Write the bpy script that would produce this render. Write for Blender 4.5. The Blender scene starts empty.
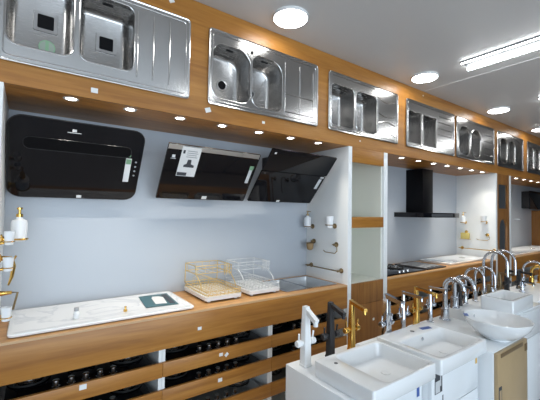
import bpy, bmesh, math, random
from mathutils import Vector, Matrix
random.seed(4)
sc = bpy.context.scene
COL = sc.collection
PI = math.pi

# ---------------------------------------------------------------- materials
def newmat(name):
    m = bpy.data.materials.new(name); m.use_nodes = True
    nt = m.node_tree
    return m, nt, nt.nodes['Principled BSDF']

def plain(name, col, rough=0.5, metal=0.0, bump=0.0, bscale=60, coat=0.0, spec=0.5, var=0.0):
    m, nt, b = newmat(name)
    b.inputs['Base Color'].default_value = (*col, 1)
    b.inputs['Roughness'].default_value = rough
    b.inputs['Metallic'].default_value = metal
    b.inputs['Coat Weight'].default_value = coat
    b.inputs['Specular IOR Level'].default_value = spec
    tc = nt.nodes.new('ShaderNodeTexCoord')
    nz = nt.nodes.new('ShaderNodeTexNoise')
    nz.inputs['Scale'].default_value = bscale
    nt.links.new(tc.outputs['Object'], nz.inputs['Vector'])
    if var:
        mx = nt.nodes.new('ShaderNodeMix'); mx.data_type = 'RGBA'
        mx.inputs[6].default_value = (*[c*(1-var) for c in col], 1)
        mx.inputs[7].default_value = (*[min(1, c*(1+var)) for c in col], 1)
        nt.links.new(nz.outputs['Fac'], mx.inputs[0])
        nt.links.new(mx.outputs[2], b.inputs['Base Color'])
    if bump:
        bp = nt.nodes.new('ShaderNodeBump'); bp.inputs['Strength'].default_value = bump
        bp.inputs['Distance'].default_value = 0.002
        nt.links.new(nz.outputs['Fac'], bp.inputs['Height'])
        nt.links.new(bp.outputs['Normal'], b.inputs['Normal'])
    return m

def wood(name, dark, mid, light, axis='X', rough=0.38):
    m, nt, b = newmat(name)
    tc = nt.nodes.new('ShaderNodeTexCoord')
    geo = nt.nodes.new('ShaderNodeNewGeometry')
    mp = nt.nodes.new('ShaderNodeMapping')
    s = {'X': (0.9, 9, 13), 'Z': (13, 9, 0.9)}[axis]
    mp.inputs['Scale'].default_value = s
    nt.links.new(geo.outputs['Position'], mp.inputs['Vector'])
    n1 = nt.nodes.new('ShaderNodeTexNoise'); n1.inputs['Scale'].default_value = 1.6
    n1.inputs['Detail'].default_value = 6; n1.inputs['Distortion'].default_value = 0.7
    nt.links.new(mp.outputs['Vector'], n1.inputs['Vector'])
    n2 = nt.nodes.new('ShaderNodeTexNoise'); n2.inputs['Scale'].default_value = 9
    n2.inputs['Detail'].default_value = 4
    nt.links.new(mp.outputs['Vector'], n2.inputs['Vector'])
    ad = nt.nodes.new('ShaderNodeMath'); ad.operation = 'MULTIPLY_ADD'
    ad.inputs[1].default_value = 0.35
    nt.links.new(n2.outputs['Fac'], ad.inputs[0]); nt.links.new(n1.outputs['Fac'], ad.inputs[2])
    cr = nt.nodes.new('ShaderNodeValToRGB')
    e = cr.color_ramp.elements
    e[0].position = 0.45; e[0].color = (*dark, 1)
    e[1].position = 0.92; e[1].color = (*light, 1)
    k = e.new(0.66); k.color = (*mid, 1)
    nt.links.new(ad.outputs[0], cr.inputs['Fac'])
    nt.links.new(cr.outputs['Color'], b.inputs['Base Color'])
    b.inputs['Roughness'].default_value = rough
    bp = nt.nodes.new('ShaderNodeBump'); bp.inputs['Strength'].default_value = 0.08
    bp.inputs['Distance'].default_value = 0.001
    nt.links.new(n2.outputs['Fac'], bp.inputs['Height']); nt.links.new(bp.outputs['Normal'], b.inputs['Normal'])
    return m

def steel_mat(name, col=(0.46, 0.45, 0.44), rough=0.17):
    m, nt, b = newmat(name)
    b.inputs['Base Color'].default_value = (*col, 1); b.inputs['Metallic'].default_value = 1
    tc = nt.nodes.new('ShaderNodeTexCoord'); mp = nt.nodes.new('ShaderNodeMapping')
    mp.inputs['Scale'].default_value = (6, 60, 300)
    nz = nt.nodes.new('ShaderNodeTexNoise'); nz.inputs['Scale'].default_value = 2.0
    nz.inputs['Detail'].default_value = 3
    nt.links.new(tc.outputs['Object'], mp.inputs['Vector']); nt.links.new(mp.outputs['Vector'], nz.inputs['Vector'])
    mr = nt.nodes.new('ShaderNodeMapRange')
    mr.inputs['To Min'].default_value = rough*0.75; mr.inputs['To Max'].default_value = rough*1.3
    nt.links.new(nz.outputs['Fac'], mr.inputs['Value']); nt.links.new(mr.outputs['Result'], b.inputs['Roughness'])
    bp = nt.nodes.new('ShaderNodeBump'); bp.inputs['Strength'].default_value = 0.015
    bp.inputs['Distance'].default_value = 0.0008
    nt.links.new(nz.outputs['Fac'], bp.inputs['Height']); nt.links.new(bp.outputs['Normal'], b.inputs['Normal'])
    return m

def emit(name, col, strength):
    m, nt, b = newmat(name)
    b.inputs['Base Color'].default_value = (0.8, 0.8, 0.8, 1)
    b.inputs['Emission Color'].default_value = (*col, 1)
    b.inputs['Emission Strength'].default_value = strength
    return m

def marble_mat(name):
    m, nt, b = newmat(name)
    geo = nt.nodes.new('ShaderNodeNewGeometry')
    wv = nt.nodes.new('ShaderNodeTexNoise'); wv.inputs['Scale'].default_value = 2.2
    wv.inputs['Detail'].default_value = 6; wv.inputs['Distortion'].default_value = 2.2
    nt.links.new(geo.outputs['Position'], wv.inputs['Vector'])
    cr = nt.nodes.new('ShaderNodeValToRGB'); e = cr.color_ramp.elements
    e[0].position = 0.46; e[0].color = (0.80, 0.81, 0.82, 1)
    e[1].position = 0.54; e[1].color = (0.80, 0.81, 0.82, 1)
    k = e.new(0.50); k.color = (0.66, 0.68, 0.71, 1)
    nt.links.new(wv.outputs['Fac'], cr.inputs['Fac']); nt.links.new(cr.outputs['Color'], b.inputs['Base Color'])
    b.inputs['Roughness'].default_value = 0.25
    return m

M = {}
M['wood'] = wood('oak laminate', (0.28, 0.108, 0.016), (0.375, 0.156, 0.026), (0.46, 0.210, 0.042))
M['wood_top'] = wood('oak laminate worktop', (0.38, 0.18, 0.055), (0.50, 0.26, 0.09), (0.60, 0.34, 0.13))
M['wood_v'] = wood('oak laminate upright', (0.19, 0.075, 0.016), (0.28, 0.117, 0.026), (0.36, 0.165, 0.042), axis='Z')
M['edge'] = plain('worktop edge band', (0.60, 0.38, 0.20), 0.45)
M['white'] = plain('white melamine', (0.84, 0.86, 0.86), 0.40)
M['cream'] = plain('cream melamine', (0.86, 0.86, 0.78), 0.45)
M['wallpaint'] = plain('cool white wall panel', (0.43, 0.465, 0.51), 0.3, var=0.02, bscale=2)
M['room'] = plain('shop wall paint', (0.34, 0.36, 0.38), 0.6)
M['ceil'] = plain('grey ceiling panel', (0.60, 0.60, 0.60), 0.34, var=0.03, bscale=1.2)
M['seam'] = plain('ceiling seam', (0.78, 0.78, 0.78), 0.5)
M['floor'] = plain('polished floor tile', (0.46, 0.43, 0.40), 0.15, var=0.04, bscale=3)
M['steel'] = steel_mat('brushed steel')
M['steel_b'] = steel_mat('satin steel bowl', (0.47, 0.46, 0.45), 0.25)
M['steel_lip'] = steel_mat('polished steel rim', (0.62, 0.61, 0.60), 0.18)
M['chrome'] = plain('chrome', (0.62, 0.65, 0.70), 0.10, 1.0)
M['gold'] = plain('polished gold', (0.72, 0.45, 0.12), 0.18, 1.0)
M['goldwire'] = plain('gold wire', (0.80, 0.60, 0.26), 0.3, 0.8)
M['bronze'] = plain('aged bronze', (0.30, 0.22, 0.12), 0.3, 1.0)
M['blackglass'] = plain('black glass', (0.004, 0.004, 0.006), 0.04, spec=0.33)
M['black'] = plain('black enamel', (0.004, 0.004, 0.005), 0.35, spec=0.12)
M['mattblack'] = plain('matt black metal', (0.016, 0.016, 0.018), 0.42)
M['iron'] = plain('cast iron', (0.02, 0.02, 0.02), 0.6)
M['grey'] = plain('grey plastic', (0.35, 0.36, 0.37), 0.5)
M['lightgrey'] = plain('light grey satin', (0.60, 0.62, 0.63), 0.4)
M['ceramic'] = plain('white ceramic', (0.84, 0.86, 0.87), 0.10, coat=0.5)
M['lacquer'] = plain('white lacquer', (0.80, 0.83, 0.85), 0.22)
M['whitepl'] = plain('white plastic', (0.82, 0.83, 0.83), 0.35)
M['whitefa'] = plain('white enamel tap', (0.84, 0.85, 0.85), 0.25)
M['stick'] = plain('grey green sticker', (0.27, 0.32, 0.27), 0.5)
M['hood_glint'] = plain('painted slot highlight', (0.022, 0.023, 0.025), 0.3)  # paler than the glass, an edge highlight put into the colour
M['satin'] = steel_mat('satin inset bowl', (0.66, 0.68, 0.70), 0.45)
M['fix'] = plain('batten housing', (0.16, 0.17, 0.18), 0.6)
M['marble'] = marble_mat('white marble composite')
M['tan'] = plain('bronze tan laminate', (0.43, 0.31, 0.17), 0.30, var=0.06, bscale=20)
M['tan_d'] = plain('dark bronze trim', (0.16, 0.105, 0.05), 0.35)
M['paper'] = plain('paper', (0.80, 0.80, 0.79), 0.6)
M['teal'] = plain('teal card', (0.03, 0.12, 0.14), 0.35)
M['ink'] = plain('dark ink', (0.05, 0.055, 0.065), 0.5)
M['green'] = plain('green label', (0.20, 0.36, 0.22), 0.5)
M['blue'] = plain('blue label', (0.04, 0.10, 0.34), 0.4)
M['amber'] = plain('amber label', (0.62, 0.36, 0.04), 0.45)
M['sponge'] = plain('yellow sponge', (0.62, 0.50, 0.16), 0.8, bump=0.4)
M['brush'] = plain('tan bristle', (0.33, 0.22, 0.11), 0.9, bump=0.6)
M['frost'] = plain('frosted glass', (0.86, 0.88, 0.90), 0.3)
M['mirror'] = plain('mirror glass', (0.72, 0.76, 0.80), 0.03, 1.0)
M['red'] = plain('red cloth', (0.30, 0.05, 0.04), 0.7)
M['panel_e'] = emit('lit ceiling panel diffuser', (1.0, 1.0, 0.98), 19.0)
M['tube_e'] = emit('lit tube', (0.95, 0.98, 1.0), 16.0)
M['spot_e'] = emit('lit downlight lens', (1.0, 0.96, 0.88), 30.0)

# ---------------------------------------------------------------- mesh helpers
def nbm(): return bmesh.new()

def box(bm, x0, x1, y0, y1, z0, z1, bev=0.0, seg=2):
    r = bmesh.ops.create_cube(bm, size=1.0)
    vs = r['verts']
    for v in vs:
        v.co = Vector(((x0+x1)/2 + v.co.x*(x1-x0), (y0+y1)/2 + v.co.y*(y1-y0), (z0+z1)/2 + v.co.z*(z1-z0)))
    if bev > 0:
        es = list({e for v in vs for e in v.link_edges})
        bmesh.ops.bevel(bm, geom=es, offset=bev, segments=seg, affect='EDGES', profile=0.5)
    return bm

def loft(bm, rings, cap0=True, cap1=True):
    R = [[bm.verts.new(p) for p in ring] for ring in rings]
    n = len(R[0])
    for a, b in zip(R[:-1], R[1:]):
        for i in range(n):
            j = (i+1) % n
            try: bm.faces.new((a[i], a[j], b[j], b[i]))
            except ValueError: pass
    if cap0: bm.faces.new(list(reversed(R[0])))
    if cap1: bm.faces.new(R[-1])
    return R

def frame_for(d):
    d = d.normalized()
    a = Vector((0, 0, 1)) if abs(d.z) < 0.9 else Vector((1, 0, 0))
    u = d.cross(a).normalized(); v = d.cross(u).normalized()
    return u, v

def cyl(bm, p0, p1, r0, r1=None, n=16):
    if r1 is None: r1 = r0
    p0 = Vector(p0); p1 = Vector(p1)
    u, v = frame_for(p1-p0)
    loft(bm, [[p0 + r0*(math.cos(t)*u + math.sin(t)*v) for t in [2*PI*i/n for i in range(n)]],
              [p1 + r1*(math.cos(t)*u + math.sin(t)*v) for t in [2*PI*i/n for i in range(n)]]])

def tube(bm, pts, r, n=8, closed=False):
    pts = [Vector(p) for p in pts]
    rings = []
    u = None
    for i, p in enumerate(pts):
        if closed:
            d = pts[(i+1) % len(pts)] - pts[i-1]
        else:
            d = pts[min(i+1, len(pts)-1)] - pts[max(i-1, 0)]
        d.normalize()
        if u is None: u, v = frame_for(d)
        else:
            u = (u - u.dot(d)*d).normalized(); v = d.cross(u).normalized()
        rr = r[i] if isinstance(r, (list, tuple)) else r
        rings.append([p + rr*(math.cos(2*PI*k/n)*u + math.sin(2*PI*k/n)*v) for k in range(n)])
    if closed:
        rings.append(rings[0]); loft(bm, rings, False, False)
        bmesh.ops.remove_doubles(bm, verts=bm.verts[:], dist=1e-6)
    else: loft(bm, rings)

def lathe(bm, prof, c, n=28, axis='Z', cap0=True, cap1=True):
    c = Vector(c); rings = []
    for r, h in prof:
        ring = []
        for i in range(n):
            t = 2*PI*i/n; a, b = max(r, 1e-4)*math.cos(t), max(r, 1e-4)*math.sin(t)
            if axis == 'Z': ring.append(c + Vector((a, b, h)))
            elif axis == 'Y': ring.append(c + Vector((a, h, b)))
            else: ring.append(c + Vector((h, a, b)))
        rings.append(ring)
    loft(bm, rings, cap0, cap1)

def rr(cx, cy, hx, hy, r, n=6):
    """rounded rectangle outline; r is one radius or (right-top, left-top, left-bottom, right-bottom)"""
    if not isinstance(r, (tuple, list)): r = (r,)*4
    out = []
    for k, (sx, sy) in enumerate(((1, 1), (-1, 1), (-1, -1), (1, -1))):
        q = max(min(r[k], hx*0.999, hy*0.999), 1e-4)
        ox, oy = cx + sx*(hx-q), cy + sy*(hy-q)
        for i in range(n+1):
            t = PI/2*k + PI/2*i/n
            out.append((ox + q*math.cos(t), oy + q*math.sin(t)))
    return out

def plate(bm, pts2, P0, U, V, t):
    """outline (u,v) placed at P0+u*U+v*V and thickened by t along U x V"""
    P0, U, V = Vector(P0), Vector(U), Vector(V)
    N = U.cross(V).normalized()
    a = [P0 + u*U + v*V for u, v in pts2]
    loft(bm, [a, [p + N*t for p in a]])

def holed(outer, holes, thick, to3):
    """flat sheet with holes: filled 2D curve turned into a mesh, mapped with to3(u,v,w)"""
    cu = bpy.data.curves.new('sheet', 'CURVE'); cu.dimensions = '2D'; cu.fill_mode = 'BOTH'
    cu.extrude = thick/2
    for pts in [outer] + holes:
        sp = cu.splines.new('POLY'); sp.points.add(len(pts)-1); sp.use_cyclic_u = True
        for q, (u, v) in zip(sp.points, pts): q.co = (u, v, 0, 1)
    ob = bpy.data.objects.new('sheet', cu)
    me = bpy.data.meshes.new_from_object(ob)
    bm = nbm(); bm.from_mesh(me)
    bpy.data.objects.remove(ob); bpy.data.curves.remove(cu); bpy.data.meshes.remove(me)
    bmesh.ops.remove_doubles(bm, verts=bm.verts[:], dist=1e-5)
    for v in bm.verts: v.co = Vector(to3(v.co.x, v.co.y, v.co.z))
    bmesh.ops.recalc_face_normals(bm, faces=bm.faces[:])
    return bm

# ---------------------------------------------------------------- object helpers
def origin_of(o):
    p = Vector((0, 0, 0))
    while o is not None:
        p += o.location; o = o.parent
    return p

def obj(name, bm, mat, parent=None, loc=None, label=None, smooth=True):
    bmesh.ops.recalc_face_normals(bm, faces=bm.faces[:])
    me = bpy.data.meshes.new(name)
    if parent is not None: o0 = origin_of(parent)
    else: o0 = Vector(loc) if loc is not None else Vector((0, 0, 0))
    for v in bm.verts: v.co -= o0
    bm.to_mesh(me); bm.free()
    if smooth:
        me.polygons.foreach_set('use_smooth', [not (p.area > 3e-4 and max(abs(c) for c in p.normal) > 0.9999) for p in me.polygons])
        me.set_sharp_from_angle(angle=math.radians(38))
    me.materials.append(M[mat] if isinstance(mat, str) else mat)
    o = bpy.data.objects.new(name, me); COL.objects.link(o)
    if parent is not None: o.parent = parent
    else: o.location = o0
    if label: o['label'] = label
    return o

def tag(o, label, cat, group=None):
    o['label'] = label; o['category'] = cat
    if group: o['group'] = group
    return o

def thing(name, loc, label, cat, group=None):
    o = bpy.data.objects.new(name, None); COL.objects.link(o)
    o.empty_display_size = 0.05; o.location = loc
    return tag(o, label, cat, group)

def struct(name, bm, mat, parent=None):
    o = obj(name, bm, mat, parent)
    if parent is None: o['kind'] = 'structure'
    return o

def copy_tree(o, parent=None):
    c = o.copy(); COL.objects.link(c)
    if parent is not None: c.parent = parent
    for ch in list(o.children): copy_tree(ch, c)
    return c

def dup(o, loc, label=None, group=None, rz=None):
    c = copy_tree(o); c.location = loc
    if label: c['label'] = label
    if group: c['group'] = group
    if rz is not None: c.rotation_euler = (0, 0, rz)
    return c

def B(*a, bev=0.0): return box(nbm(), *a, bev=bev)

# ---------------------------------------------------------------- key planes (metres, camera above the origin)
YF = 1.91      # front plane of the built-in display wall
YW = 2.42      # back of the coves
ZT = 0.90      # worktop height
ZS = 2.057     # underside of the bulkhead
ZC = 2.77      # ceiling
XE = 8.06      # last wooden upright

# ---------------------------------------------------------------- room shell
struct('floor', B(-3.0, 12.0, -3.6, 2.60, -0.06, 0.0), 'floor')
struct('ceiling', B(-3.0, 12.0, -3.6, 2.60, ZC, ZC+0.06), 'ceil')
struct('wall_back', B(-3.0, 12.0, YW, YW+0.12, 0.0, ZC), 'wallpaint')
struct('wall_left', B(-3.12, -3.0, -3.6, 2.54, 0.0, ZC), 'room')
struct('wall_right', B(12.0, 12.12, -3.6, 2.54, 0.0, ZC), 'room')
bm = nbm()
box(bm, -3.0, -2.9, -3.72, -3.6, 0, ZC); box(bm, 3.0, 12.0, -3.72, -3.6, 0, ZC)
box(bm, -2.9, 3.0, -3.72, -3.6, 2.35, ZC); box(bm, -2.9, 3.0, -3.72, -3.6, 0, 0.12)
struct('wall_front', bm, 'room')
bm = nbm()
for x in (-2.9, -0.93, 1.04, 2.94): box(bm, x, x+0.06, -3.70, -3.62, 0.12, 2.35)
box(bm, -2.9, 3.0, -3.70, -3.62, 2.29, 2.35); box(bm, -2.9, 3.0, -3.70, -3.62, 0.12, 0.18)
struct('window_1', bm, 'grey')
bm = nbm()
for x in (0.60, 3.30, 6.0, 8.7): box(bm, x-0.006, x+0.006, -3.6, YF-0.02, ZC-0.0025, ZC+0.001)
struct('trim_1', bm, 'seam')

# ---------------------------------------------------------------- overhead bulkhead with the sink cut-outs
SINKS = [(-0.14, 0.755), (0.877, 1.797), (1.917, 2.845), (2.985, 3.930), (3.985, 4.995), (5.097, 6.020), (6.180, 7.100)]
SZ0, SZ1 = 2.156, 2.634
def circ(cx, cy, r, n=24): return [(cx + r*math.cos(2*PI*i/n), cy + r*math.sin(2*PI*i/n)) for i in range(n)]
def rect(x0, x1, y0, y1): return [(x0, y0), (x1, y0), (x1, y1), (x0, y1)]
bulk = thing('display_bulkhead', (3.9, YF, ZS), 'long oak laminate bulkhead under the ceiling with steel sinks set into it', 'wall unit')
holes = [rect(a+0.012, b-0.012, SZ0+0.012, SZ1-0.010) for a, b in SINKS]
obj('front_panel', holed(rect(-1.2, 10.2, ZS, ZC-0.001), holes, 0.018, lambda u, v, w: (u, YF+0.009+w, v)), 'wood', bulk, smooth=False)
SPOTS = [0.161, 0.447, 0.736, 1.021, 1.314, 1.601, 1.887, 3.036, 3.342, 3.641, 3.935, 4.245, 4.544, 4.841, 5.988, 6.310, 6.611, 6.934, 7.25]
obj('soffit_panel', holed(rect(-1.2, 10.2, YF+0.0185, YW-0.001), [circ(x, 1.985, 0.026, 16) for x in SPOTS], 0.016,
    lambda u, v, w: (u, v, ZS+0.008+w)), 'wood', bulk, smooth=False)

# ---------------------------------------------------------------- downlights
def downlight():
    t = thing('downlight', (0, 0, 0), 'small lit recessed downlight in the underside of the oak bulkhead', 'light')
    b = nbm(); lathe(b, [(0.024, 0.010), (0.024, -0.002), (0.034, -0.003), (0.036, 0.0), (0.036, 0.0005), (0.026, 0.001)], (0, 0, 0), 24, cap0=False, cap1=False)
    obj('trim_ring', b, 'lightgrey', t)
    b = nbm(); lathe(b, [(0.0235, 0.001), (0.0235, 0.006)], (0, 0, 0), 24)
    obj('lens', b, 'spot_e', t)
    return t
dl0 = downlight()
SPOT_LABELS = ['over the left end of the first black slanted hood', 'over the right end of the first black slanted hood', 'between the first and second slanted hoods',
  'over the middle of the slanted hood carrying a paper notice', 'over the right end of the slanted hood carrying a paper notice', 'over the left of the split slanted hood by the white upright', 'last before the white upright left of the open cabinet',
  'first right of the open cabinet', 'second right of the open cabinet, left of the black chimney', 'third right of the open cabinet, over the left of the chimney', 'fourth right of the open cabinet, over the right of the chimney',
  'third before the far accessory panel', 'second before the far accessory panel', 'nearest to the far accessory panel', 'first beyond the mirrored end cabinet', 'second beyond the mirrored end cabinet', 'third beyond the mirrored end cabinet', 'fourth beyond the mirrored end cabinet', 'furthest along, beyond the mirrored end cabinet']
for i, x in enumerate(SPOTS):
    d = dl0 if i == 0 else copy_tree(dl0)
    d.location = (x, 1.985, ZS)
    d['label'] = 'lit recessed downlight, ' + SPOT_LABELS[i]; d['group'] = 'downlights under the bulkhead'
    L = bpy.data.lights.new('downlight_beam', 'SPOT'); L.energy = 5.0; L.color = (1.0, 0.93, 0.82)
    L.spot_size = math.radians(105); L.spot_blend = 0.9; L.shadow_soft_size = 0.02
    lo = bpy.data.objects.new('downlight_beam', L); COL.objects.link(lo); lo.parent = d; lo.location = (0, 0, -0.006)

# ---------------------------------------------------------------- ceiling lights
def round_light():
    t = thing('ceiling_light', (0, 0, 0), 'round', 'light')
    b = nbm(); lathe(b, [(0.116, 0.0), (0.116, -0.014), (0.112, -0.019), (0.108, -0.018)], (0, 0, 0), 40, cap1=False)
    obj('housing', b, 'whitepl', t)
    b = nbm(); lathe(b, [(0.108, -0.017), (0.105, -0.0215), (0.08, -0.0235), (0.0, -0.0235)], (0, 0, 0), 40, cap0=False)
    obj('diffuser', b, 'panel_e', t)
    return t
rl = round_light()
RL = [(1.350, 'lit round surface ceiling light nearest the camera, over the second sink'), (2.945, 'lit round ceiling light above the third and fourth sinks'),
      (4.570, 'lit round ceiling light above the fifth sink'), (6.060, 'lit round ceiling light furthest off, above the sixth sink'), (-0.25, 'lit round ceiling light above the first sink')]
for i, (x, lb) in enumerate(RL):
    d = rl if i == 0 else copy_tree(rl)
    d.location = (x, 1.69, ZC); d['label'] = lb; d['group'] = 'round ceiling lights'
def batten():
    t = thing('tube_light', (0, 0, 0), 'batten', 'light')
    obj('housing', B(-0.078, 0.070, 0, 1.2, -0.012, 0.0, bev=0.003), 'fix', t)
    for x, r in ((0.050, 0.016), (-0.070, 0.005)):  # thin second cylinder glows in place of the tube's reflection
        b = nbm(); cyl(b, (x, 0.005, -0.0125-r), (x, 1.195, -0.0125-r), r, n=16)
        obj('tube', b, 'tube_e', t)
    return t
bt = batten()
TL = [(2.97, 0.15, 'bright tube light with a thin glowing reflection line on the grey ceiling, right of the nearest round light'), (4.50, 0.06, 'tube light at the right edge of the picture beyond the brighter one'),
      (1.45, -0.40, 'unseen tube light added to brighten the near vanities'), (-0.2, -1.6, 'tube light over the left of the shop floor'),  # first one is out of view, placed to brighten the vanity tops and fronts
      (4.50, -2.2, 'tube light over the right of the shop floor'), (6.1, 0.0, 'tube light over the far vanities')]
for i, (x, y, lb) in enumerate(TL):
    d = bt if i == 0 else copy_tree(bt)
    d.location = (x, y, ZC); d['label'] = lb; d['group'] = 'twin tube lights'

# ---------------------------------------------------------------- steel sinks in the bulkhead
def ridge(b, x0, z0, x1, z1, y, r=0.0035):
    tube(b, [(x0, y, z0), (x1, y, z1)], r, 6)

def wall_sink(i, label, bowls, drainer, drains, extra=None):
    """bowls: list of (x0,x1,z0,z1,(radii)) as fractions of the deck; drainer: list of ridge polylines"""
    x0, x1 = SINKS[i]; W = x1-x0; H = SZ1-SZ0; yd = YF-0.011
    t = thing('steel_sink', ((x0+x1)/2, YF, SZ0), label, 'sink', 'steel sinks set into the bulkhead')
    X = lambda f: x0 + f*W
    Z = lambda f: SZ0 + f*H
    hs = []
    for bx0, bx1, bz0, bz1, r in bowls:
        hs.append(rr((X(bx0)+X(bx1))/2, (Z(bz0)+Z(bz1))/2, (bx1-bx0)*W/2, (bz1-bz0)*H/2, r, 8))
    obj('deck', holed(rr((x0+x1)/2, (SZ0+SZ1)/2, W/2, H/2, 0.018, 5), hs, 0.004, lambda u, v, w: (u, yd+w, v)), 'steel', t)
    b = nbm()
    tube(b, [(u, yd+0.002, v) for u, v in rr((x0+x1)/2, (SZ0+SZ1)/2, W/2-0.004, H/2-0.004, 0.020, 5)], 0.0068, 8, closed=True)
    obj('rim', b, 'steel_lip', t)
    b = nbm()
    tube(b, [(u, yd-0.0015, v) for u, v in rr((x0+x1)/2, (SZ0+SZ1)/2, W/2-0.026, H/2-0.026, 0.02, 5)], 0.0028, 6, closed=True)
    for p in drainer:
        tube(b, [(X(u), yd-0.002, Z(v)) for u, v in p], 0.0036, 6)
    obj('drainer_ridges', b, 'steel_lip', t)
    for k, (bx0, bx1, bz0, bz1, r) in enumerate(bowls):
        cx, cz = (X(bx0)+X(bx1))/2, (Z(bz0)+Z(bz1))/2
        hx, hz = (bx1-bx0)*W/2, (bz1-bz0)*H/2
        rings = []
        for ins, dep in ((-0.004, -0.0045), (0.001, -0.0042), (0.004, 0.002), (0.006, 0.02), (0.010, 0.115), (0.013, 0.135), (0.022, 0.148), (0.036, 0.153)):
            q = [max(a-ins, 0.006) for a in r]
            rings.append([(u, yd+dep, v) for u, v in rr(cx, cz, hx-ins, hz-ins, q, 8)])
        b = nbm(); loft(b, rings, cap0=False)
        bo = obj('bowl', b, 'steel_b', t)
        b = nbm()
        tube(b, [(u, yd-0.002, v) for u, v in rr(cx, cz, hx+0.002, hz+0.002, [a+0.002 for a in r], 8)], 0.0034, 6, closed=True)
        obj('bowl_lip', b, 'steel_lip', bo)
        kind, fx, fz, s = drains[k]
        dx, dz = X(fx), Z(fz); yb = yd+0.153
        b = nbm()
        if kind == 'square':
            R0 = [(u, yb-0.0006, v) for u, v in rr(dx, dz, s*1.45, s*1.45, 0.008, 4)]
            R1 = [(u, yb-0.005, v) for u, v in rr(dx, dz, s*1.42, s*1.42, 0.008, 4)]
            R2 = [(u, yb-0.004, v) for u, v in rr(dx, dz, s, s, 0.006, 4)]
            loft(b, [R0, R1, R2]); obj('drain', b, 'steel', bo)
            b = nbm(); loft(b, [[(u, yb-0.0042, v) for u, v in rr(dx, dz, s*0.98, s*0.98, 0.006, 4)], [(u, yb-0.0062, v) for u, v in rr(dx, dz, s*0.96, s*0.96, 0.006, 4)]])
            obj('drain_hole', b, 'black', bo)
        else:
            lathe(b, [(s*1.3, -0.0006), (s*1.28, -0.004), (s, -0.003)], (dx, yb, dz), 24, 'Y'); obj('drain', b, 'steel_lip', bo)
            b = nbm(); lathe(b, [(s*0.96, -0.0032), (s*0.94, -0.0055)], (dx, yb, dz), 24, 'Y'); obj('drain_hole', b, 'black', bo)
        # overflow slot in the upper wall of the bowl
        b = nbm(); zt = Z(bz1)-0.0095
        box(b, cx-0.025, cx+0.025, yd+0.035, yd+0.046, zt-0.002, zt+0.002); obj('overflow', b, 'black', bo)
    if extra: extra(t, X, Z, yd)
    return t

def s1x(t, X, Z, yd):
    b = nbm(); lathe(b, [(0.016, -0.003), (0.016, -0.0055)], (X(0.345), yd, Z(0.955)), 20, 'Y'); obj('tap_hole_plug', b, 'black', t)
    # round green-grey sticker in the left bowl
    b = nbm(); lathe(b, [(0.036, -0.0012), (0.036, -0.0022)], (X(0.215), yd+0.153, Z(0.335)), 28, 'Y')
    s = obj('sticker', b, 'stick', t)
    b = nbm(); lathe(b, [(0.034, 0), (0.036, -0.001), (0.031, -0.001), (0.031, 0)], (X(0.215), yd+0.1508, Z(0.335)), 28, 'Y', False, False)
    box(b, X(0.215)-0.007, X(0.215)+0.007, yd+0.1500, yd+0.1508, Z(0.335)-0.032, Z(0.335)+0.032)
    obj('sticker_print', b, 'green', s)
wall_sink(0, 'large steel sink nearest the camera, square drains and a round sticker in its left bowl', 
  [(0.035, 0.330, 0.17, 0.97, (0.05,)*4), (0.360, 0.645, 0.17, 0.90, (0.045,)*4)],
  [[(0.665, 0.13), (0.665, 0.88)], [(0.760, 0.13), (0.760, 0.88)], [(0.862, 0.12), (0.862, 0.88)]],
  [('square', 0.205, 0.60, 0.036), ('square', 0.520, 0.545, 0.036)], s1x)
def s2x(t, X, Z, yd):
    b = nbm(); loft(b, [[(X(u), yd+q, Z(v)) for u, v in ((0.255, 0.90), (0.425, 0.90), (0.338, 0.74))] for q in (-0.0022, -0.0045)]); p = obj('tap_ledge', b, 'steel_lip', t)
    b = nbm(); lathe(b, [(0.013, -0.004), (0.013, -0.0068)], (X(0.338), yd, Z(0.845)), 20, 'Y'); obj('tap_hole_plug', b, 'black', p)
wall_sink(1, 'second steel sink from the left with two D shaped bowls and round drains',
  [(0.028, 0.330, 0.10, 0.83, (0.10, 0.08, 0.06, 0.07)), (0.345, 0.620, 0.10, 0.83, (0.10, 0.06, 0.06, 0.05))],
  [[(0.648, 0.10), (0.648, 0.86)], [(0.80, 0.10), (0.80, 0.88)], [(0.648, 0.40), (0.945, 0.40)], [(0.648, 0.13), (0.945, 0.13)], [(0.945, 0.10), (0.945, 0.86)]],
  [('round', 0.185, 0.41, 0.030), ('round', 0.432, 0.39, 0.030)], s2x)
def arc(u0, u1, v, dv, n=8): return [(u0+(u1-u0)*k/n, v+dv*math.sin(PI*k/n)) for k in range(n+1)]
wall_sink(2, 'third steel sink, beside the white upright, with bowed drainer grooves',
  [(0.020, 0.325, 0.09, 0.80, (0.05,)*4), (0.352, 0.655, 0.09, 0.80, (0.05,)*4)],
  [arc(0.675, 0.945, 0.80, -0.05), arc(0.675, 0.945, 0.52, -0.05), arc(0.675, 0.945, 0.33, 0.05), arc(0.675, 0.945, 0.12, 0.05), [(0.672, 0.10), (0.672, 0.86)]],
  [('round', 0.17, 0.4, 0.026), ('round', 0.50, 0.4, 0.026)])
wall_sink(3, 'fourth steel sink with square cornered bowls and straight horizontal drainer grooves',
  [(0.020, 0.280, 0.10, 0.76, (0.016,)*4), (0.310, 0.590, 0.10, 0.76, (0.016,)*4)],
  [[(0.625, v), (0.925, v)] for v in (0.14, 0.28, 0.42, 0.56, 0.70, 0.84)],
  [('square', 0.15, 0.45, 0.024), ('square', 0.45, 0.45, 0.024)])
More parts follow.
